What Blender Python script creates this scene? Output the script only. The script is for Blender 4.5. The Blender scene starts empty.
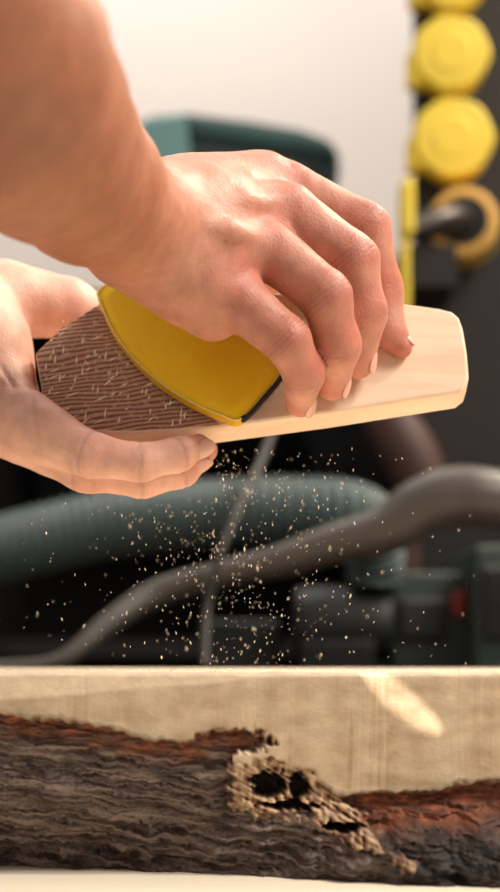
import bpy, bmesh, math, random
import numpy as np
from mathutils import Vector, Matrix, noise
random.seed(7); np.random.seed(7)
scene = bpy.context.scene
try: scene.view_settings.view_transform='Standard'
except Exception: pass

# ---------- scale: 0.5 mm per reference unit on the plane y=0, camera 0.9 m in front, eye height 1.0 m
D=0.9; EYE=1.0
def sc(y): return 0.0005*(D+y)/D
def V(u,v,y): return Vector(((u-250)*sc(y), y, EYE+(658-v)*sc(y)))
def srgb(r,g,b):
    f=lambda c:(c/255/12.92) if c/255<=0.04045 else ((c/255+0.055)/1.055)**2.4
    return (f(r),f(g),f(b),1)

# ---------- materials
def newmat(name):
    m=bpy.data.materials.new(name); m.use_nodes=True
    nt=m.node_tree; b=nt.nodes['Principled BSDF']; return m,nt,b
def mat(name,col,rough=0.6,var=0.25,scale=30,bump=0.1,bscale=200,metal=0.0,stretch=(1,1,1),spec=0.5):
    m,nt,b=newmat(name); N=nt.nodes; L=nt.links
    tc=N.new('ShaderNodeTexCoord'); mp=N.new('ShaderNodeMapping'); mp.inputs['Scale'].default_value=stretch
    L.new(tc.outputs['Object'],mp.inputs[0])
    n=N.new('ShaderNodeTexNoise'); n.inputs['Scale'].default_value=scale; n.inputs['Detail'].default_value=5
    L.new(mp.outputs[0],n.inputs['Vector'])
    mx=N.new('ShaderNodeMix'); mx.data_type='RGBA'
    mx.inputs[6].default_value=tuple(c*(1-var) for c in col[:3])+(1,)
    mx.inputs[7].default_value=tuple(min(1,c*(1+var)) for c in col[:3])+(1,)
    L.new(n.outputs['Fac'],mx.inputs[0]); L.new(mx.outputs[2],b.inputs['Base Color'])
    n2=N.new('ShaderNodeTexNoise'); n2.inputs['Scale'].default_value=bscale; L.new(mp.outputs[0],n2.inputs['Vector'])
    bp=N.new('ShaderNodeBump'); bp.inputs['Strength'].default_value=bump; bp.inputs['Distance'].default_value=0.001
    L.new(n2.outputs['Fac'],bp.inputs['Height']); L.new(bp.outputs[0],b.inputs['Normal'])
    b.inputs['Roughness'].default_value=rough; b.inputs['Metallic'].default_value=metal
    b.inputs['Specular IOR Level'].default_value=spec
    return m

def attrmat(name,rough=0.6,var=0.12,scale=120,bump=0.3,bscale=500,sss=0.0,stretch=(1,1,1),bdist=0.001):
    m,nt,b=newmat(name); N=nt.nodes; L=nt.links
    a=N.new('ShaderNodeAttribute'); a.attribute_name='Col'
    tc=N.new('ShaderNodeTexCoord'); mp=N.new('ShaderNodeMapping'); mp.inputs['Scale'].default_value=stretch
    L.new(tc.outputs['Object'],mp.inputs[0])
    n=N.new('ShaderNodeTexNoise'); n.inputs['Scale'].default_value=scale; n.inputs['Detail'].default_value=6
    L.new(mp.outputs[0],n.inputs['Vector'])
    mr=N.new('ShaderNodeMapRange'); mr.inputs[1].default_value=0.3; mr.inputs[2].default_value=0.7
    mr.inputs[3].default_value=1-var; mr.inputs[4].default_value=1+var
    L.new(n.outputs['Fac'],mr.inputs[0])
    vm=N.new('ShaderNodeVectorMath'); vm.operation='SCALE'
    L.new(a.outputs['Color'],vm.inputs[0]); L.new(mr.outputs[0],vm.inputs['Scale'])
    L.new(vm.outputs[0],b.inputs['Base Color'])
    n2=N.new('ShaderNodeTexNoise'); n2.inputs['Scale'].default_value=bscale; n2.inputs['Detail'].default_value=4
    L.new(mp.outputs[0],n2.inputs['Vector'])
    bp=N.new('ShaderNodeBump'); bp.inputs['Strength'].default_value=bump; bp.inputs['Distance'].default_value=bdist
    L.new(n2.outputs['Fac'],bp.inputs['Height']); L.new(bp.outputs[0],b.inputs['Normal'])
    b.inputs['Roughness'].default_value=rough
    if sss>0:
        b.inputs['Subsurface Weight'].default_value=sss
        b.inputs['Subsurface Radius'].default_value=(1.0,0.35,0.2)
        b.inputs['Subsurface Scale'].default_value=0.004
    return m

# ---------- mesh helpers
def link(o,parent=None):
    scene.collection.objects.link(o)
    if parent: o.parent=parent
    return o
def mesh_obj(name,verts,faces,m=None,smooth=True,parent=None,fix=True):
    me=bpy.data.meshes.new(name); me.from_pydata([tuple(v) for v in verts],[],faces); me.update()
    if fix:
        bm=bmesh.new(); bm.from_mesh(me); bmesh.ops.recalc_face_normals(bm,faces=bm.faces); bm.to_mesh(me); bm.free()
    if smooth: me.polygons.foreach_set('use_smooth',[True]*len(me.polygons))
    o=bpy.data.objects.new(name,me)
    if m: me.materials.append(m)
    return link(o,parent)
def empty(name,loc=(0,0,0)):
    o=bpy.data.objects.new(name,None); o.empty_display_size=0.02
    return link(o)
def bevel(o,w,seg=3):
    b=o.modifiers.new('bevel','BEVEL'); b.width=w; b.segments=seg; b.limit_method='ANGLE'; b.angle_limit=math.radians(35)
    w2=o.modifiers.new('wn','WEIGHTED_NORMAL'); return o
def box(name,lo,hi,m,bev=0.002,parent=None):
    x0,y0,z0=lo; x1,y1,z1=hi
    v=[(x0,y0,z0),(x1,y0,z0),(x1,y1,z0),(x0,y1,z0),(x0,y0,z1),(x1,y0,z1),(x1,y1,z1),(x0,y1,z1)]
    f=[(0,1,2,3),(4,5,6,7),(0,1,5,4),(1,2,6,5),(2,3,7,6),(3,0,4,7)]
    o=mesh_obj(name,v,f,m,parent=parent); 
    if bev: bevel(o,bev)
    return o
def catmull(P,n):
    out=[]; m=len(P)
    for i in range(m-1):
        p0=P[max(i-1,0)];p1=P[i];p2=P[i+1];p3=P[min(i+2,m-1)]
        for k in range(n):
            t=k/n
            out.append(0.5*((2*p1)+(p2-p0)*t+(2*p0-5*p1+4*p2-p3)*t*t+(3*p1-p0-3*p2+p3)*t**3))
    out.append(P[-1]); return out
def tube(name,pts,m,seg=20,n=12,corr=0.0,pitch=0.008,parent=None):
    """pts: (x,y,z,r)"""
    P=catmull([np.array(p,float) for p in pts],n)
    if corr>0: P=catmull([np.array(p,float) for p in pts],n*6)
    verts=[];faces=[];L=0;up=Vector((0,1,0.13)).normalized()
    for i,p in enumerate(P):
        a=Vector(P[max(i-1,0)][:3]);b=Vector(P[min(i+1,len(P)-1)][:3])
        t=(b-a).normalized(); s1=t.cross(up).normalized(); s2=s1.cross(t).normalized()
        if i: L+=(Vector(p[:3])-Vector(P[i-1][:3])).length
        r=p[3]+(corr*math.sin(2*math.pi*L/pitch) if corr else 0)
        for k in range(seg):
            an=2*math.pi*k/seg
            verts.append(Vector(p[:3])+s1*math.cos(an)*r+s2*math.sin(an)*r)
    for i in range(len(P)-1):
        for k in range(seg):
            faces.append((i*seg+k,i*seg+(k+1)%seg,(i+1)*seg+(k+1)%seg,(i+1)*seg+k))
    faces.append(tuple(range(seg))); faces.append(tuple((len(P)-1)*seg+k for k in range(seg)))
    return mesh_obj(name,verts,faces,m,parent=parent)
def R(u,v,y,r):
    p=V(u,v,y); return (p.x,p.y,p.z,r*sc(y))
def lathe(name,centre,axis,prof,m,seg=40,parent=None,fn=None):
    axis=Vector(axis).normalized(); a=Vector((0,0,1)) if abs(axis.z)<0.9 else Vector((1,0,0))
    s1=axis.cross(a).normalized(); s2=axis.cross(s1)
    verts=[];faces=[]
    for (h,r) in prof:
        for k in range(seg):
            an=2*math.pi*k/seg; rr=r*(fn(an) if fn else 1)
            verts.append(Vector(centre)+axis*h+s1*math.cos(an)*rr+s2*math.sin(an)*rr)
    for i in range(len(prof)-1):
        for k in range(seg): faces.append((i*seg+k,i*seg+(k+1)%seg,(i+1)*seg+(k+1)%seg,(i+1)*seg+k))
    faces.append(tuple(range(seg))); faces.append(tuple((len(prof)-1)*seg+k for k in range(seg)))
    o=mesh_obj(name,verts,faces,m,parent=parent); bevel(o,0.001,2); return o
def extrude_outline(name,front,offset,m,bev=0.002,parent=None,side=None):
    n=len(front); verts=list(front)+[p+offset for p in front]
    faces=[tuple(range(n)),tuple(range(n,2*n))]+[(i,(i+1)%n,n+(i+1)%n,n+i) for i in range(n)]
    o=mesh_obj(name,verts,faces,m,parent=parent)
    if side:
        o.data.materials.append(side[0])
        for p in o.data.polygons:
            if p.index>=2 and side[1](p.center): p.material_index=1
    if bev: bevel(o,bev,4)
    return o

# =====================================================================  HANDS
def capsule_hull(bm,a,b,ra,rb):
    t=bmesh.new()
    bmesh.ops.create_icosphere(t,subdivisions=3,radius=ra,matrix=Matrix.Translation(a))
    bmesh.ops.create_icosphere(t,subdivisions=3,radius=rb,matrix=Matrix.Translation(b))
    r=bmesh.ops.convex_hull(t,input=t.verts)
    junk=[e for e in r['geom_interior'] if isinstance(e,bmesh.types.BMVert)]
    bmesh.ops.delete(t,geom=junk,context='VERTS')
    me=bpy.data.meshes.new('t'); t.to_mesh(me); t.free(); bm.from_mesh(me); bpy.data.meshes.remove(me)

def smin_field(groups,K):
    arr=[]
    for k,caps in groups:
        arr.append((k,[(np.array(a),np.array(b),ra,rb) for a,b,ra,rb in caps]))
    def f(P):
        gs=[]
        for k,caps in arr:
            ds=[]
            for a,b,ra,rb in caps:
                ab=b-a; L2=max(ab@ab,1e-12)
                t=np.clip(((P-a)@ab)/L2,0,1)
                q=a+t[:,None]*ab
                ds.append(np.linalg.norm(P-q,axis=1)-(ra+(rb-ra)*t))
            ds=np.array(ds); m=ds.min(0)
            gs.append(m-k*np.log(np.exp(-(ds-m)/k).sum(0)))
        gs=np.array(gs); m=gs.min(0)
        return m-K*np.log(np.exp(-(gs-m)/K).sum(0))
    return f
def build_flesh(name,groups,K,voxel,m,colfn,creases=()):
    bm=bmesh.new()
    for k,caps in groups:
        for c in caps: capsule_hull(bm,*c)
    me=bpy.data.meshes.new('tmp'); bm.to_mesh(me); bm.free()
    o=bpy.data.objects.new('tmp',me); scene.collection.objects.link(o)
    r=o.modifiers.new('r','REMESH'); r.mode='VOXEL'; r.voxel_size=voxel
    s=o.modifiers.new('s','SMOOTH'); s.iterations=3; s.factor=0.5
    dg=bpy.context.evaluated_depsgraph_get()
    me2=bpy.data.meshes.new_from_object(o.evaluated_get(dg)); bpy.data.objects.remove(o)
    n=len(me2.vertices); P=np.empty(n*3); me2.vertices.foreach_get('co',P); P=P.reshape(-1,3)
    f=smin_field(groups,K); e=2e-4
    def grad(P):
        return np.stack([(f(P+d)-f(P-d))/(2*e) for d in np.eye(3)*e],1)
    for it in range(5):
        v=f(P); g=grad(P); gn=np.linalg.norm(g,axis=1); gn=np.maximum(gn,0.3)
        st=np.clip(v/gn,-0.003,0.003); P=P-g/gn[:,None]*st[:,None]
    g=grad(P); g/=np.maximum(np.linalg.norm(g,axis=1),1e-6)[:,None]
    disp=np.zeros(n)
    wob=np.array([noise.noise(Vector(p)*180) for p in P])*0.0007
    for c,ax,hl,pitch,depth,rad in creases:
        q=P-np.array(c); ax=np.array(ax); ax=ax/np.linalg.norm(ax); t=q@ax
        w=np.exp(-(t/hl)**2)*np.exp(-(np.linalg.norm(q,axis=1)/rad)**4)
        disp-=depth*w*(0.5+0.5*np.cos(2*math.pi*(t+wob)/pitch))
    lump=np.array([noise.noise(Vector(p)*70)+0.5*noise.noise(Vector(p)*160) for p in P])
    P=P+g*(disp+lump*0.0005)[:,None]
    me2.vertices.foreach_set('co',P.ravel()); me2.update()
    me2.polygons.foreach_set('use_smooth',[True]*len(me2.polygons))
    col=np.ones((n,4)); col[:,:3]=colfn(P,g,disp)
    ca=me2.color_attributes.new('Col','FLOAT_COLOR','POINT'); ca.data.foreach_set('color',col.ravel())
    me2.name=name; me2.materials.clear(); me2.materials.append(m)
    ob=bpy.data.objects.new(name,me2); return link(ob)
def chain(pts):
    q=[R(*p) for p in pts]
    return [(Vector(a[:3]),Vector(b[:3]),a[3],b[3]) for a,b in zip(q[:-1],q[1:])]
skin=attrmat('skin',rough=0.5,var=0.12,scale=110,bump=0.5,bscale=620,sss=0.15,bdist=0.0007)
nailm=mat('fingernail',srgb(222,172,154),rough=0.3,var=0.05,bump=0.02)
def blob(P,c,r): return np.exp(-(np.linalg.norm(P-np.array(c),axis=1)/r)**2)
BASE=np.array(srgb(200,140,118)[:3]); RED=np.array(srgb(190,104,84)[:3]); TAN=np.array(srgb(166,104,74)[:3]); PALE=np.array(srgb(230,178,156)[:3])

# --- near hand (with forearm)
idx=[(290,192,0.004,28),(364,228,0.000,25),(381,288,0.004,20.5),(388,330,0.003,16.5),(401,347,0.002,11)]
mid=[(290,215,-0.018,29),(352,260,-0.024,26),(363,314,-0.021,22.5),(357,362,-0.008,17.5)]
rng=[(270,250,-0.034,28),(326,296,-0.044,25),(338,346,-0.035,21.5),(332,384,-0.014,16.5)]
pky=[(238,300,-0.046,28),(286,340,-0.052,23),(304,374,-0.040,19.5),(300,403,-0.018,14.5)]
fore=chain([(-115,-25,-0.31,168),(-32,64,-0.26,139),(14,112,-0.215,111),(47,147,-0.175,90),(86,185,-0.125,73),(133,222,-0.07,61)])
palm=(chain([(134,214,-0.06,48),(200,202,-0.02,35),(284,190,0.006,25)])+
      chain([(140,220,-0.06,48),(210,215,-0.035,37),(284,212,-0.018,27)])+
      chain([(140,228,-0.06,46),(205,244,-0.045,38),(268,252,-0.034,26)])+
      chain([(138,240,-0.06,46),(190,278,-0.048,38),(236,300,-0.046,27)])+
      chain([(150,270,-0.045,27),(212,314,-0.036,26)])+
      chain([(170,188,-0.03,28),(262,176,0.0,24)]))
thumb=chain([(165,220,-0.02,34),(225,245,0.035,26),(275,290,0.055,22),(310,325,0.052,17)])
tend=[]
for p in (((175,190,-0.045,7),(245,182,-0.026,7),(292,182,0.002,8)),((175,205,-0.064,7),(245,203,-0.046,7),(292,208,-0.022,8)),((172,222,-0.071,7),(230,232,-0.062,7),(278,248,-0.036,8))):
    tend+=chain(p)
groups=[(0.004,fore+palm),(0.003,tend),(0.0018,chain(idx)),(0.0018,chain(mid)),(0.0018,chain(rng)),(0.0018,chain(pky)),(0.003,thumb)]
cre=[];kn=[]
for f_ in (idx,mid,rng,pky):
    for j,(hl,dp) in ((1,(0.005,0.0007)),(2,(0.003,0.0005))):
        a=V(*f_[j-1][:3]);b=V(*f_[j+1][:3]);c=V(*f_[j][:3])
        cre.append((tuple(c),tuple(b-a),hl,0.0024,dp,f_[j][3]*0.0005*1.5)); kn.append((tuple(c+Vector((0.004,-0.006,0.004))),0.013))
    kn.append((tuple(V(*f_[0][:3])+Vector((0.002,-0.008,0.008))),0.014)); kn.append((tuple(V(*f_[-1][:3])),0.012))
cre.append((tuple(V(140,215,-0.075)),(0.75,0,-0.65),0.006,0.006,0.0006,0.03))
wr=np.array(V(134,219,-0.07)); fa=np.array(V(-25,60,-0.26))-wr; fl=np.linalg.norm(fa); fa/=fl
def col1(P,g,disp):
    c=np.tile(BASE,(len(P),1)); w=np.clip(((P-wr)@fa)/0.09+0.3,0,1)[:,None]
    c=c*(1-w)+TAN*w
    k=np.zeros(len(P))
    for ce,r in kn: k=np.maximum(k,blob(P,ce,r))
    k=(k*0.8)[:,None]; c=c*(1-k)+RED*k
    nz=np.array([noise.noise(Vector(p)*55)+0.6*noise.noise(Vector(p)*140) for p in P])[:,None]
    c=c*(1+0.14*nz*np.array([0.5,1,1.1]))
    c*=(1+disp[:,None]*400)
    return np.clip(c,0,1)
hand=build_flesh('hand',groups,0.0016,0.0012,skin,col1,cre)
def nail(name,f_,n,parent,L=0.0062,W=0.005):
    a=V(*f_[-2][:3]);b=V(*f_[-1][:3]); t=(b-a).normalized(); n=Vector(n); n=(n-t*n.dot(t)).normalized(); s=t.cross(n)
    r=f_[-1][3]*sc(f_[-1][2]); c=b+n*(r-0.0012)-t*0.001
    verts=[];faces=[];NU,NV=12,16
    for i in range(NU+1):
        ph=math.pi*i/NU
        for k in range(NV):
            th=2*math.pi*k/NV
            x=math.cos(ph); y_=math.sin(ph)*math.cos(th); z=math.sin(ph)*math.sin(th)
            yy=y_*W; verts.append(c+t*(x*L)+s*yy+n*(z*0.0009+0.0016-yy*yy/(2*r)*0.9))
    for i in range(NU):
        for k in range(NV): faces.append((i*NV+k,i*NV+(k+1)%NV,(i+1)*NV+(k+1)%NV,(i+1)*NV+k))
    return mesh_obj(name,verts,faces,nailm,parent=parent)
nail('nail_little',pky,(0.5,-0.85,0.1),hand); nail('nail_ring',rng,(0.9,-0.4,-0.1),hand)
nail('nail_middle',mid,(0.95,-0.3,-0.1),hand); nail('nail_index',idx,(0.9,-0.1,0.5),hand,0.005,0.004)
nail('nail_thumb',[(275,290,0.055,22),(310,325,0.052,17)],(0.2,1,0.2),hand)

# --- far hand, cradling the board
p2=[(25,425,-0.014,36),(90,455,-0.034,21),(140,462,-0.036,18.5),(178,455,-0.030,16),(199,446,-0.022,12)]
r2=[(20,425,0.004,38),(85,468,-0.012,23),(142,477,-0.012,20),(180,470,-0.008,16.5),(198,458,-0.008,13)]
m2=[(10,420,0.022,38),(80,462,0.016,23),(140,470,0.016,20),(185,462,0.012,16.5),(205,450,0.006,13)]
i2=[(0,410,0.042,36),(75,450,0.042,23),(135,455,0.042,19),(180,448,0.040,16),(202,440,0.034,13)]
palm2=(chain([(-150,330,0.02,88),(-70,335,0.022,80),(-32,355,0.024,60)])+chain([(-30,355,0.02,52),(10,420,-0.006,32)])+
       chain([(-25,360,0.02,52),(8,418,0.022,34)])+chain([(-35,340,0.04,52),(-4,404,0.046,34)])+
       chain([(-50,310,0.04,56),(30,302,0.056,30)]))
th2=chain([(5,300,0.052,40),(68,308,0.060,27),(110,328,0.060,20),(150,345,0.056,15)])
g2=[(0.004,palm2)]+[(0.0018,chain(q)) for q in (p2,r2,m2,i2)]+[(0.003,th2)]
cre2=[]; kn2=[]
for f_ in (p2,r2,m2,i2):
    for j in (1,2,3):
        a=V(*f_[j-1][:3]);b=V(*f_[j+1][:3]);c=V(*f_[j][:3])
        cre2.append((tuple(c),tuple(b-a),0.0018,0.004,0.0006,f_[j][3]*0.0005*1.6))
    kn2.append((tuple(V(*f_[-1][:3])),0.012)); kn2.append((tuple(V(*f_[1][:3])),0.010))
cre2.append((tuple(V(20,395,0.0)),(0.8,0,0.5),0.0016,0.006,0.0008,0.022)); cre2.append((tuple(V(40,425,-0.02)),(0.9,0,0.2),0.0014,0.006,0.0007,0.016))
def col2(P,g,disp):
    c=np.tile(PALE,(len(P),1)); k=np.zeros(len(P))
    for ce,r in kn2: k=np.maximum(k,blob(P,ce,r))
    k=(0.6*k)[:,None]; c=c*(1-k)+RED*1.1*k
    nz=np.array([noise.noise(Vector(p)*60)+0.6*noise.noise(Vector(p)*140) for p in P])[:,None]
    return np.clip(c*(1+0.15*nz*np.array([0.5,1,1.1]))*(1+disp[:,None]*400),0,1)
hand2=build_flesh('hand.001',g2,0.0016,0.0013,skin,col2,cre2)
nail('nail_little',p2,(0.3,-0.9,-0.5),hand2); nail('nail_ring',r2,(0.3,-0.5,-0.8),hand2)

# =====================================================================  BOARD being sanded
def by(v): return -0.012+(432-v)*0.00023
nb=Vector((0,-0.907,0.42))
def boardmat():
    m,nt,b=newmat('carved_board_wood'); N=nt.nodes; L=nt.links
    tc=N.new('ShaderNodeTexCoord')
    sp=N.new('ShaderNodeSeparateXYZ'); L.new(tc.outputs['Object'],sp.inputs[0])
    a=N.new('ShaderNodeMath'); a.operation='MULTIPLY_ADD'; a.inputs[1].default_value=1.0
    L.new(sp.outputs['Z'],a.inputs[0]); L.new(sp.outputs['X'],a.inputs[2])
    mr=N.new('ShaderNodeMapRange'); mr.inputs[1].default_value=1.0998; mr.inputs[2].default_value=1.1010
    L.new(a.outputs[0],mr.inputs[0])
    mp=N.new('ShaderNodeMapping'); mp.inputs['Rotation'].default_value=(0,math.radians(14),0); mp.inputs['Scale'].default_value=(0.55,1,1); L.new(tc.outputs['Object'],mp.inputs[0])
    w=N.new('ShaderNodeTexWave'); w.wave_type='BANDS'; w.bands_direction='Z'; w.inputs['Scale'].default_value=135; w.inputs['Distortion'].default_value=12
    w.inputs['Detail'].default_value=2; w.inputs['Detail Scale'].default_value=0.3; L.new(mp.outputs[0],w.inputs['Vector'])
    cr=N.new('ShaderNodeValToRGB'); cr.color_ramp.elements[0].color=srgb(126,86,66); cr.color_ramp.elements[1].color=srgb(200,156,130)
    cr.color_ramp.elements[0].position=0.1; cr.color_ramp.elements[1].position=0.7; L.new(w.outputs['Fac'],cr.inputs[0])
    dn=N.new('ShaderNodeTexNoise'); dn.inputs['Scale'].default_value=420; dn.inputs['Detail'].default_value=3; L.new(tc.outputs['Object'],dn.inputs['Vector'])
    dr=N.new('ShaderNodeMapRange'); dr.inputs[1].default_value=0.56; dr.inputs[2].default_value=0.72; dr.inputs[4].default_value=0.7; L.new(dn.outputs['Fac'],dr.inputs[0])
    dm=N.new('ShaderNodeMix'); dm.data_type='RGBA'; dm.inputs[7].default_value=srgb(232,202,174); L.new(dr.outputs[0],dm.inputs[0]); L.new(cr.outputs[0],dm.inputs[6])
    mp2=N.new('ShaderNodeMapping'); mp2.inputs['Scale'].default_value=(1,5,9); mp2.inputs['Rotation'].default_value=(0,math.radians(8),0); L.new(tc.outputs['Object'],mp2.inputs[0])
    n=N.new('ShaderNodeTexNoise'); n.inputs['Scale'].default_value=14; n.inputs['Detail'].default_value=6; L.new(mp2.outputs[0],n.inputs['Vector'])
    c2=N.new('ShaderNodeValToRGB'); c2.color_ramp.elements[0].color=srgb(236,200,168); c2.color_ramp.elements[1].color=srgb(248,220,192)
    c2.color_ramp.elements[0].position=0.35; c2.color_ramp.elements[1].position=0.65; L.new(n.outputs['Fac'],c2.inputs[0])
    ge=N.new('ShaderNodeNewGeometry'); s2=N.new('ShaderNodeSeparateXYZ'); L.new(ge.outputs['Normal'],s2.inputs[0])
    gt=N.new('ShaderNodeMapRange'); gt.inputs[1].default_value=0.2; gt.inputs[2].default_value=0.0; L.new(s2.outputs['Z'],gt.inputs[0])
    mxm=N.new('ShaderNodeMath'); mxm.operation='MAXIMUM'; L.new(mr.outputs[0],mxm.inputs[0]); L.new(gt.outputs[0],mxm.inputs[1])
    mx=N.new('ShaderNodeMix'); mx.data_type='RGBA'; L.new(mxm.outputs[0],mx.inputs[0]); L.new(dm.outputs[2],mx.inputs[6]); L.new(c2.outputs[0],mx.inputs[7])
    L.new(mx.outputs[2],b.inputs['Base Color']); b.inputs['Roughness'].default_value=0.55
    inv=N.new('ShaderNodeMath'); inv.operation='SUBTRACT'; inv.inputs[0].default_value=1; L.new(mxm.outputs[0],inv.inputs[1])
    ml=N.new('ShaderNodeMath'); ml.operation='MULTIPLY'; L.new(inv.outputs[0],ml.inputs[0]); L.new(w.outputs['Fac'],ml.inputs[1])
    bp=N.new('ShaderNodeBump'); bp.inputs['Strength'].default_value=0.5; bp.inputs['Distance'].default_value=0.0005; L.new(ml.outputs[0],bp.inputs['Height']); L.new(bp.outputs[0],b.inputs['Normal'])
    return m
out=[(50,431),(42,392),(35,352),(62,326),(100,302),(250,290),(412,304),(440,308),(452,311),(459,317),(463,328),(467,352),(469,376),(466,386),(458,392),(330,412),(210,428),(130,433)]
front=[V(u,v,by(v)) for u,v in out]
board=extrude_outline('wooden_board',front,nb*-0.016,boardmat(),0.0018)

# =====================================================================  yellow sanding pad
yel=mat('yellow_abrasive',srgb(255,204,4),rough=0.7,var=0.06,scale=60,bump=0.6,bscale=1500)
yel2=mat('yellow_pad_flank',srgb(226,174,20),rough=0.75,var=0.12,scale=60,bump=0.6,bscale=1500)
rimm=mat('pad_foam_edge',srgb(44,34,28),rough=0.8,var=0.2)
pale=mat('pad_paper_rim',srgb(236,212,120),rough=0.6,var=0.1)
po=[(97,294),(108,284),(160,270),(250,290),(290,340),(281,372),(262,397),(240,419),(222,415),(190,401),(160,382),(135,359),(113,330)]
P0=catmull([np.array((a,b,0.)) for a,b in po+[po[0]]],5)[:-1]
pf=[]
for p in P0:
    u,v=p[0],p[1]; bend=0.004*math.sin(math.pi*min(1,max(0,(u-95)/190)))
    pf.append(V(u,v,by(v)-0.007-bend))
pad=empty('sanding_pad')
c=sum(pf,Vector())/len(pf); n=len(pf); verts=list(pf); faces=[]
rings=6
for r_ in range(1,rings):
    t=1-r_/rings
    for p in pf:
        q=c+(p-c)*t; q=q+nb*0.004*(1-t*t); verts.append(q)
verts.append(c+nb*0.004)
for r_ in range(rings-1):
    for i in range(n): faces.append((r_*n+i,r_*n+(i+1)%n,(r_+1)*n+(i+1)%n,(r_+1)*n+i))
for i in range(n): faces.append(((rings-1)*n+i,(rings-1)*n+(i+1)%n,rings*n))
mesh_obj('abrasive_sheet',verts,faces,yel,parent=pad).modifiers.new('s','SOLIDIFY').thickness=0.001
xr=V(244,400,0).x
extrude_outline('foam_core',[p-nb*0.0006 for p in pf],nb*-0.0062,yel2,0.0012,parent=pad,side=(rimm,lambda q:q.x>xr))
cu=bpy.data.curves.new('paper_rim','CURVE'); cu.dimensions='3D'; cu.bevel_depth=0.0005
spn=cu.splines.new('POLY'); spn.points.add(n-1)
for i,p in enumerate(pf): spn.points[i].co=(*p,1)
spn.use_cyclic_u=True; cu.materials.append(pale); o=bpy.data.objects.new('paper_rim',cu); link(o,pad)
ends=[p for p in pf if p.x>xr-0.002 and p.z<V(0,350,0).z]
ends.sort(key=lambda p:p.z)
tube('end_cap',[(p.x+0.0008,p.y+0.001,p.z-0.0004,0.0017) for p in ends],rimm,seg=12,n=3,parent=pad)

# =====================================================================  LIVE-EDGE SLAB
S=sc(-0.08)
def lerpc(x,pts):
    xs=[p[0] for p in pts]; ys=[p[1] for p in pts]; return float(np.interp(x,xs,ys))
def sst(a,b,x):
    t=max(0,min(1,(x-a)/(b-a))); return t*t*(3-2*t)
bl=[(-300,708),(0,716),(60,721),(130,736),(180,744),(228,731),(234,772),(300,774),(335,797),(420,791),(500,783),(600,776),(800,770)]
bot=[(-300,0.05),(0,0.035),(180,0.012),(430,-0.045),(800,-0.05)]
U0,U1,du=-260,760,1.4; V0,V1,dv=672,877,1.15
nu=int((U1-U0)/du)+1; nv=int((V1-V0)/dv)+1
cols=[];verts=[]
Lw=np.array(srgb(212,192,164)[:3]);Lw2=np.array(srgb(176,148,118)[:3]);Lt=np.array(srgb(238,218,190)[:3]);Bk=np.array(srgb(60,43,36)[:3]);Bg=np.array(srgb(134,116,106)[:3]);Rd=np.array(srgb(124,68,42)[:3]);Tn=np.array(srgb(206,176,142)[:3]);Dk=np.array(srgb(34,21,15)[:3])
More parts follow.
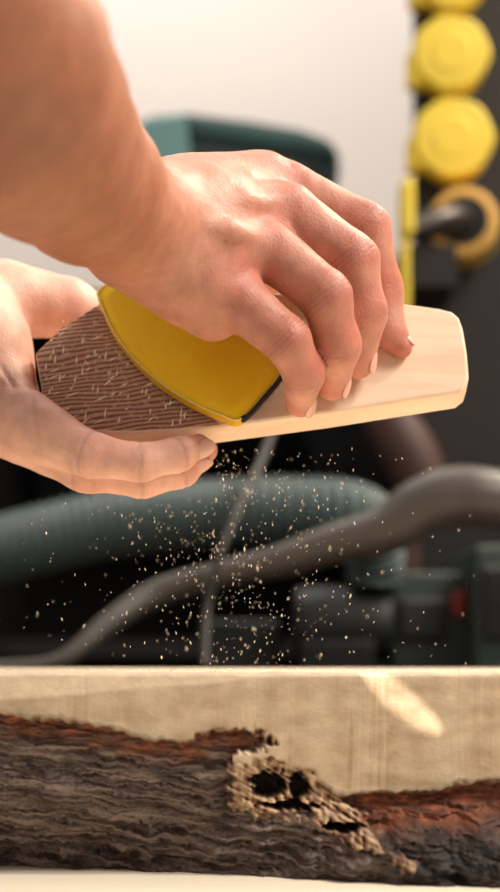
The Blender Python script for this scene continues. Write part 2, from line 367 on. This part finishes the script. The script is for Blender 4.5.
for j in range(nv):
    v=V0+(V1-V0)*j/(nv-1)
    for i in range(nu):
        u=U0+(U1-U0)*i/(nu-1)
        N1=noise.fractal(Vector((u*0.03,v*0.045,1.3)),0.8,2.1,5)
        N2=noise.noise(Vector((u*0.12,v*0.12,5))); N3=noise.noise(Vector((u*0.22,v*0.2,15)))
        b=lerpc(u,bl)+6*N1+2.5*N2
        d=sst(-2.5,2.5,v-b)
        wd=1-sst(0.75,1.1,math.hypot((u-232)/42,(v-741)/12)+0.35*N2+0.2*N3); d=max(d,wd if u<280 else 0)
        lo=lerpc(u,[(225,796),(235,808),(300,820),(345,838),(405,862)]); hi=lerpc(u,[(225,768),(262,762),(320,776),(345,806),(405,858)])
        fib=noise.noise(Vector(((u+v)*0.05,(v-u*0.6)*0.22,4))); fib2=noise.noise(Vector((u*0.25,(v+u*.4)*0.08,14)))
        tan=0
        if 222<u<412: tan=sst(-4,4,v-hi+9*N2+10*N1)*sst(-5,5,lo-v+14*N1+9*N2+5*N3)*sst(225,235,u+8*N2)
        hole=0
        for hu,hv,ra,rb in ((269,784,19,15),(298,788,11,14),(286,806,30,4),(345,826,20,5)):
            hole=max(hole,1-sst(0.65,1.15,math.hypot((u-hu)/ra,(v-hv)/rb)+0.35*N2+0.25*N3+0.3*N1+0.35*fib))
        gl=noise.noise(Vector((u*0.05,v*0.006,9)))+0.55*noise.noise(Vector((u*0.35,v*0.012,3)))*(0.5+noise.noise(Vector((u*.02,3,3))))
        ring=0.5+0.5*math.sin(((u-520)**2*0.0006+(v-760)**2*0.03)**0.5*1.6+2*N1)
        saw=sst(0.25,0.55,noise.noise(Vector((u*0.26+0.01*v,v*0.01,33))))*sst(150,230,u)*(1-sst(380,470,u))*sst(0.1,.5,0.45+noise.noise(Vector((u*.03,v*.05,7))))
        k=min(1,max(0,0.32+0.42*gl+0.30*ring+0.42*saw+0.15*N1))
        cw=Lw*(1-k)+Lw2*k
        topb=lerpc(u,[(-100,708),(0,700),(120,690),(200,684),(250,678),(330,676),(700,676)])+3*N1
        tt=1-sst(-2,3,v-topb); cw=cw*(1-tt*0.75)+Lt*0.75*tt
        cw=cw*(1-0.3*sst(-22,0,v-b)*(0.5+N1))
        st=noise.fractal(Vector((u*0.012,(v-0.13*u+7*N1)*0.17,2)),0.6,2.4,6)
        kk=min(1,max(0,0.42+1.1*st))
        cb=Bk*(1-kk)+Bg*kk
        rdw=sst(300,360,u)*(1-sst(25,60,v-b)); rdw=max(rdw,0.85*(1-sst(6,28,v-b))*(1 if u<300 else 0))
        nr=noise.fractal(Vector((u*0.05,v*0.09,8)),0.7,2.2,5)
        cr=Rd*(0.42+0.9*max(0,0.5+nr)); cb=cb*(1-rdw)+cr*rdw
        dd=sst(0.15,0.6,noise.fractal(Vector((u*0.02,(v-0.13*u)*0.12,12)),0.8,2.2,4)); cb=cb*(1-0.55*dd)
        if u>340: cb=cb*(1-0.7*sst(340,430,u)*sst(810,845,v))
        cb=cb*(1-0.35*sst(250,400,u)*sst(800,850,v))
        tm=min(1,max(0,0.5+0.9*fib+0.6*fib2)); ct=Tn*tm+Rd*0.6*(1-tm)
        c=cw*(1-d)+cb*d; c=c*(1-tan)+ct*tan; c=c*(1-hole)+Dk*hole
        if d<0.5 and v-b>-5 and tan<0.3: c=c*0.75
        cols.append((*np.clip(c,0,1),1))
        dy=d*0.008+d*0.003*N1-d*0.0016*st+d*0.0008*nr+(1-d)*0.0002*gl
        dy=dy*(1-tan)+tan*(0.003-0.003*fib-0.0015*fib2)+hole*0.014
        w=sst(785,870,v); dy+=w*lerpc(u,bot)+w*0.005*N1
        dy+=0.0015*(1-sst(0,4,v-672))
        verts.append(((u-250)*S,-0.08+dy,EYE+(658-v+ (1.6*N1 if v<690 else 0))*S))
def vid(i,j): return j*nu+i
faces=[(vid(i,j),vid(i+1,j),vid(i+1,j+1),vid(i,j+1)) for j in range(nv-1) for i in range(nu-1)]
TB=len(verts)
for i in range(nu): x,y,z=verts[vid(i,0)]; verts.append((x,0.24,EYE-14*S)); cols.append((*Lt,1))
BB=len(verts)
for i in range(nu): x,y,z=verts[vid(i,nv-1)]; verts.append((x,0.24,EYE+(658-877)*S)); cols.append((*Bk,1))
for i in range(nu-1):
    faces.append((vid(i,0),vid(i+1,0),TB+i+1,TB+i)); faces.append((vid(i,nv-1),BB+i,BB+i+1,vid(i+1,nv-1))); faces.append((TB+i,TB+i+1,BB+i+1,BB+i))
for i in (0,nu-1): faces.append(tuple([vid(i,j) for j in range(nv)]+[BB+i,TB+i]))
slabm=attrmat('live_edge_wood',rough=0.75,var=0.12,scale=160,bump=0.45,bscale=600,stretch=(0.7,1,1),bdist=0.0006)
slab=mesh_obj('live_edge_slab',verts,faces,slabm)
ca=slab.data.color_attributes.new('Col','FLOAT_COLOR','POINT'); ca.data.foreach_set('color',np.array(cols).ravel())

# =====================================================================  SAWDUST
dustm=mat('sawdust_fleck',srgb(255,240,216),rough=0.8,var=0.05,bump=0)
dv_=[];df=[]
def fleck(p,t,L,W):
    t=Vector(t).normalized(); s=t.cross(Vector((0.2,-1,0.3))).normalized(); n_=s.cross(t)
    b0=len(dv_)
    dv_.extend([p+t*L,p-t*L,p+s*W,p-s*W,p+n_*W,p-n_*W])
    for a,b_ in ((2,4),(4,3),(3,5),(5,2)): df.append((b0,b0+a,b0+b_)); df.append((b0+1,b0+b_,b0+a))
for i in range(850):
    wide=random.random()<0.45
    u=random.gauss(235,110 if wide else 50); v=random.uniform(448,664)
    if v<500 and u<215: v+=60
    y=random.uniform(-0.06,0.09)
    s=random.uniform(0.00013,0.00036)*(1.9 if random.random()<0.08 else 1)
    fleck(V(u,v,y),(random.gauss(0,.3),random.gauss(0,.3),1),s*random.uniform(1.2,3.2),s*0.8)
for i in range(120):
    u=44+random.random()*150; v=random.uniform(318,425)
    if u-48>(v-300)*1.3: continue
    fleck(V(u,v,by(v))+nb*0.0005,(random.choice((0.12,0.2,1.2,2.5)),0,1),random.uniform(0.0008,0.0045),0.00045)
for i in range(200):
    fleck(Vector((random.gauss(0,0.07),random.uniform(-0.07,0.1),EYE-14*S+0.0006)),(random.gauss(0,1),random.gauss(0,1),0.1),random.uniform(0.0004,0.0012),0.0004)
mesh_obj('sawdust',dv_,df,dustm,smooth=False)

# =====================================================================  WORKSHOP
BZ=EYE+(658-877)*S
benchm=mat('pale_bench_wood',srgb(248,234,212),rough=0.6,var=0.10,scale=20,bump=0.3,stretch=(1,6,1))
darkw=mat('dark_stained_wood',srgb(34,26,22),rough=0.8,var=0.3,scale=12,bump=0.3)
black=mat('black_paint',srgb(22,17,16),rough=0.7,var=0.3,scale=15)
def table(name,x0,x1,y0,y1,z,th,m):
    e=empty(name); box('top',(x0,y0,z-th),(x1,y1,z),m,0.003,e)
    for k,(a,b_) in enumerate(((x0+.05,y0+.04),(x1-.13,y0+.04),(x0+.05,y1-.12),(x1-.13,y1-.12))):
        box('leg_%d'%(k+1),(a,b_,0),(a+.08,b_+.08,z-th),m,0.003,e)
    box('apron',(x0+.06,y0+.05,z-th-.1),(x1-.06,y0+.08,z-th),m,0.002,e)
    return e
table('workbench',-0.9,0.9,-0.36,0.32,BZ,0.05,benchm)
table('rear_bench',-1.0,1.0,0.36,0.98,0.984,0.05,darkw)
CT=1.388; cab=empty('tool_cabinet')
box('back',(-0.9,1.47,0),(0.9,1.5,CT),black,0,cab); box('cabinet_top',(-0.9,1.0,CT-.03),(0.9,1.47,CT),black,.002,cab)
for k,x in enumerate((-0.9,-0.3,0.3,0.88)): box('divider_%d'%k,(x,1.0,0),(x+.02,1.47,CT-.03),black,.001,cab)
for k,z in enumerate((0.02,0.5,1.0)): box('shelf_%d'%k,(-0.88,1.02,z),(0.9,1.47,z+.02),black,.001,cab)
PX=(415-250)*sc(0.9); rack=empty('tool_rack')
box('panel',(PX,0.9,0.984),(PX+0.5,0.93,2.0),black,.003,rack)
yk=mat('yellow_plastic',srgb(232,202,62),rough=0.5,var=0.08,scale=20,bump=0.05)
steel=mat('dark_steel',srgb(60,54,50),rough=0.4,var=0.2,metal=0.7)
def knob(i,u,v,r):
    y=0.9; c_=V(u,v,0.87); e=empty('clamp_knob' if i==0 else 'clamp_knob.%03d'%i); rr=r*sc(0.87)
    lathe('disc',c_,(0,1,0),[(-0.006,rr*0.86),(-0.004,rr*0.94),(0.002,rr),(0.02,rr),(0.03,rr*0.9)],yk,parent=e,fn=lambda a:1+0.02*math.cos(7*a))
    lathe('hub',c_,(0,1,0),[(-0.0075,rr*0.5),(-0.005,rr*0.56)],yk,parent=e)
    t=V(u-r*0.95,v+r*0.35,0.87); box('tab',(t.x-.006,t.y+.002,t.z-.016),(t.x+.02,t.y+.03,t.z+.016),yk,.003,e)
knob(0,452,-28,38); knob(1,451,53,39); knob(2,453,138,41)
bc=empty('bar_clamp'); c_=V(464,224,0.84); rr=35*sc(0.84)
lathe('ring_collar',c_,(0.15,1,0),[(0.06,rr*.9),(0.0,rr),(-0.012,rr*0.97),(-0.014,rr*0.74)],mat('orange_plastic',srgb(226,174,84),rough=.5,var=.1),parent=bc)
lathe('collar_recess',c_,(0.15,1,0),[(-0.0142,rr*0.73),(-0.0155,rr*0.70)],black,parent=bc)
tube('screw',[(c_.x,0.88,c_.z,.012),(c_.x-.005,0.83,c_.z,.015),(*V(440,222,0.80),.014),(*V(404,232,0.78),.008)],steel,parent=bc)
j0=V(400,183,0.78);j1=V(413,238,0.78); box('jaw_plate',(j0.x,0.76,j1.z),(j1.x,0.80,j0.z),yk,.004,bc)
j0=V(401,236,0.78);j1=V(409,335,0.78); box('bar',(j0.x,0.77,j1.z),(j1.x,0.79,j0.z),yk,.002,bc)
j2=V(401,262,0.78); box('bar_mount',(j0.x,0.795,j2.z-.02),(PX+.03,0.90,j2.z+.02),black,.002,bc)
teal=mat('teal_plastic',srgb(48,84,84),rough=0.5,var=0.15,scale=10,bump=.1); teal2=mat('dark_teal_plastic',srgb(34,54,54),rough=.5,var=.15)
tl=mat('light_teal_plastic',srgb(104,146,146),rough=.5,var=.1)
tc_=empty('power_tool_case'); Y=1.08
o_=[(140,124),(150,115),(186,112),(250,120),(302,129),(330,139),(339,152),(340,172),(334,192),(334,284),(140,284)]
zb=CT+0.001; fr=[]
for u,v in o_:
    p=V(u,v,Y); fr.append(Vector((p.x,Y,max(p.z,zb) if v<280 else zb)))
extrude_outline('shell',fr,Vector((0,0.2,0)),teal2,.006,parent=tc_)
o2=[V(u,v,Y-0.012) for u,v in ((138,120),(186,112),(190,150),(180,200),(138,200))]
extrude_outline('side_cover',o2,Vector((0,0.03,0)),tl,.004,parent=tc_)
o3=[V(u,v,Y-0.012) for u,v in ((192,116),(300,132),(334,144),(336,156),(300,148),(192,132))]
extrude_outline('lid_band',o3,Vector((0,0.03,0)),teal,.003,parent=tc_)
hosem=mat('grey_hose',srgb(68,82,82),rough=.5,var=.2,scale=20); hose2=mat('rubber_hose',srgb(72,66,60),rough=.42,var=.3,scale=25); cab_m=mat('cable_rubber',srgb(52,48,46),rough=.6)
tube('corrugated_hose',[R(-160,600,.6,34),R(-60,566,.6,34),R(20,545,.6,34),R(110,524,.6,34),R(200,514,.6,34),R(290,510,.6,33),R(345,513,.61,32),R(370,526,.64,30),R(376,560,.66,28),R(375,578,.665,27)],hosem,seg=28,n=10,corr=0.0019,pitch=0.0090)
tube('rubber_hose',[R(-60,668,.46,7),R(10,668,.46,8),R(62,660,.46,9),R(110,622,.48,12),R(160,592,.5,14),R(230,573,.5,14),R(285,560,.5,17),R(330,545,.5,20),R(385,530,.5,25),R(420,508,.5,29),R(455,497,.5,31),R(500,500,.5,30),R(600,520,.52,30)],hose2)
tube('power_cable',[R(290,380,.62,3),R(266,450,.56,4.5),R(243,500,.5,4.5),R(221,552,.47,4),R(208,605,.47,4),R(205,650,.45,4),R(206,666,.44,4)],cab_m,seg=10)
gm=mat('green_grey_metal',srgb(56,68,62),rough=.5,var=.2,scale=15); gd=mat('dark_green_metal',srgb(34,37,35),rough=.55,var=.2)
redm=mat('red_switch',srgb(160,36,42),rough=.4)
de=empty('dust_extractor')
def bx(nm,u0,v0,u1,v1,y0,y1,m,bev=.004,z=None):
    a=V(u0,v0,y0);b_=V(u1,v1,y0); z0=b_.z if z is None else z
    return box(nm,(a.x,y0,z0),(b_.x,y1,a.z),m,bev,de)
bx('body',392,572,470,664,.66,.80,gm,z=.984); bx('side_box',476,545,560,664,.6,.85,gm,z=.984); bx('face_plate',400,598,448,640,.652,.67,gd)
bx('switch',452,592,466,616,.65,.67,redm,.002); bx('vent',484,566,540,640,.592,.61,gd)
tube('motor',[R(296,625,.68,30),R(302,625,.68,38),R(378,625,.68,38),R(392,625,.68,30)],gd,seg=28,n=5,parent=de)
bx('motor_foot',300,640,375,664,.64,.72,gd,z=.984)
bx('left_housing',200,620,280,664,.7,.85,gd,z=.984)
ml=empty('brown_stump'); mm=mat('reddish_brown',srgb(72,46,39),rough=.6,var=.2,scale=15)  # unidentified dark brown shape, no known tool; post added to support it
tube('stump_body',[R(378,400,.84,22),R(392,425,.84,26),R(410,455,.84,28),R(424,486,.84,26)],mm,parent=ml)
a=V(408,470,.86); tube('stump_post',[(a.x,.86,a.z,.012),(a.x,.87,.985,.012)],mm,seg=14,parent=ml)
wallm=mat('cream_plaster',srgb(226,216,208),rough=.9,var=.04,scale=3,bump=.1)
box('floor',(-2.5,-2.2,-0.05),(2.5,1.9,0),mat('concrete',srgb(120,112,104),rough=.9,var=.15,scale=4),0)
box('wall_back',(-2.5,1.85,0),(2.5,1.95,2.8),wallm,0)

# =====================================================================  LIGHT
w=bpy.data.worlds.new('world'); scene.world=w; w.use_nodes=True
w.node_tree.nodes['Background'].inputs[0].default_value=(1.0,0.93,0.88,1); w.node_tree.nodes['Background'].inputs[1].default_value=0.33
def area(name,loc,tgt,size,power,col):
    l=bpy.data.lights.new(name,'AREA'); l.energy=power; l.size=size; l.color=col
    o=bpy.data.objects.new(name,l); o.location=loc; o.rotation_euler=(Vector(tgt)-Vector(loc)).to_track_quat('-Z','Y').to_euler(); link(o); return o
area('key_area',(0.9,-0.5,2.1),(0,0,1.1),0.5,16,(1,.92,.82))  # added key area light from upper right front; no window modelled
area('wall_fill',(-0.2,1.2,2.9),(0,1.85,1.7),0.9,15,(1,.96,.94))  # added fill that brightens the back wall, not a fixture
area('left_area',(-1.2,0.2,1.9),(0,0,1.15),0.4,4,(1,.88,.74))  # weak warm area light on the left, unseen, no lamp modelled
area('rim_area',(0.75,0.75,2.3),(0,0,1.1),0.4,22,(1,.86,.68))  # added rim area light behind right, for more contrast
sl=bpy.data.lights.new('sun','SUN'); sl.energy=1.4; sl.angle=math.radians(4); sl.color=(1,.9,.76)
s_=bpy.data.objects.new('sun',sl); s_.rotation_euler=Vector((-0.75,0.15,-1)).to_track_quat('-Z','Y').to_euler(); link(s_)
sp=bpy.data.lights.new('sun_streak_spot','SPOT'); sp.energy=190; sp.spot_size=math.radians(1.75); sp.spot_blend=0.25; sp.shadow_soft_size=0.002; sp.color=(1,.9,.76)  # added spot shaping the sunlit streak on the slab; no gap exists
so=bpy.data.objects.new('sun_streak_spot',sp); T=Vector(((402-250)*S,-0.08,EYE+(658-701)*S)); loc=Vector((0.5,-1.3,1.9))
z=(loc-T).normalized(); sd=Vector((0.77,0,-0.64)); yv=(sd-z*sd.dot(z)).normalized(); xv=yv.cross(z)
M=Matrix((xv,yv,z)).transposed().to_4x4(); M.translation=loc
so.matrix_world=M@Matrix.Diagonal((0.2,1,1,1)); link(so)

# =====================================================================  CAMERA
cam=bpy.data.cameras.new('camera'); co=bpy.data.objects.new('camera',cam); link(co)
co.location=(0,-D,EYE); co.rotation_euler=(math.radians(90),0,0)
cam.sensor_width=36; cam.lens=36*D/(892*0.0005); cam.shift_y=(658-446)/892
cam.clip_start=0.01; cam.dof.use_dof=True; cam.dof.focus_distance=0.86; cam.dof.aperture_fstop=5.0
scene.camera=co
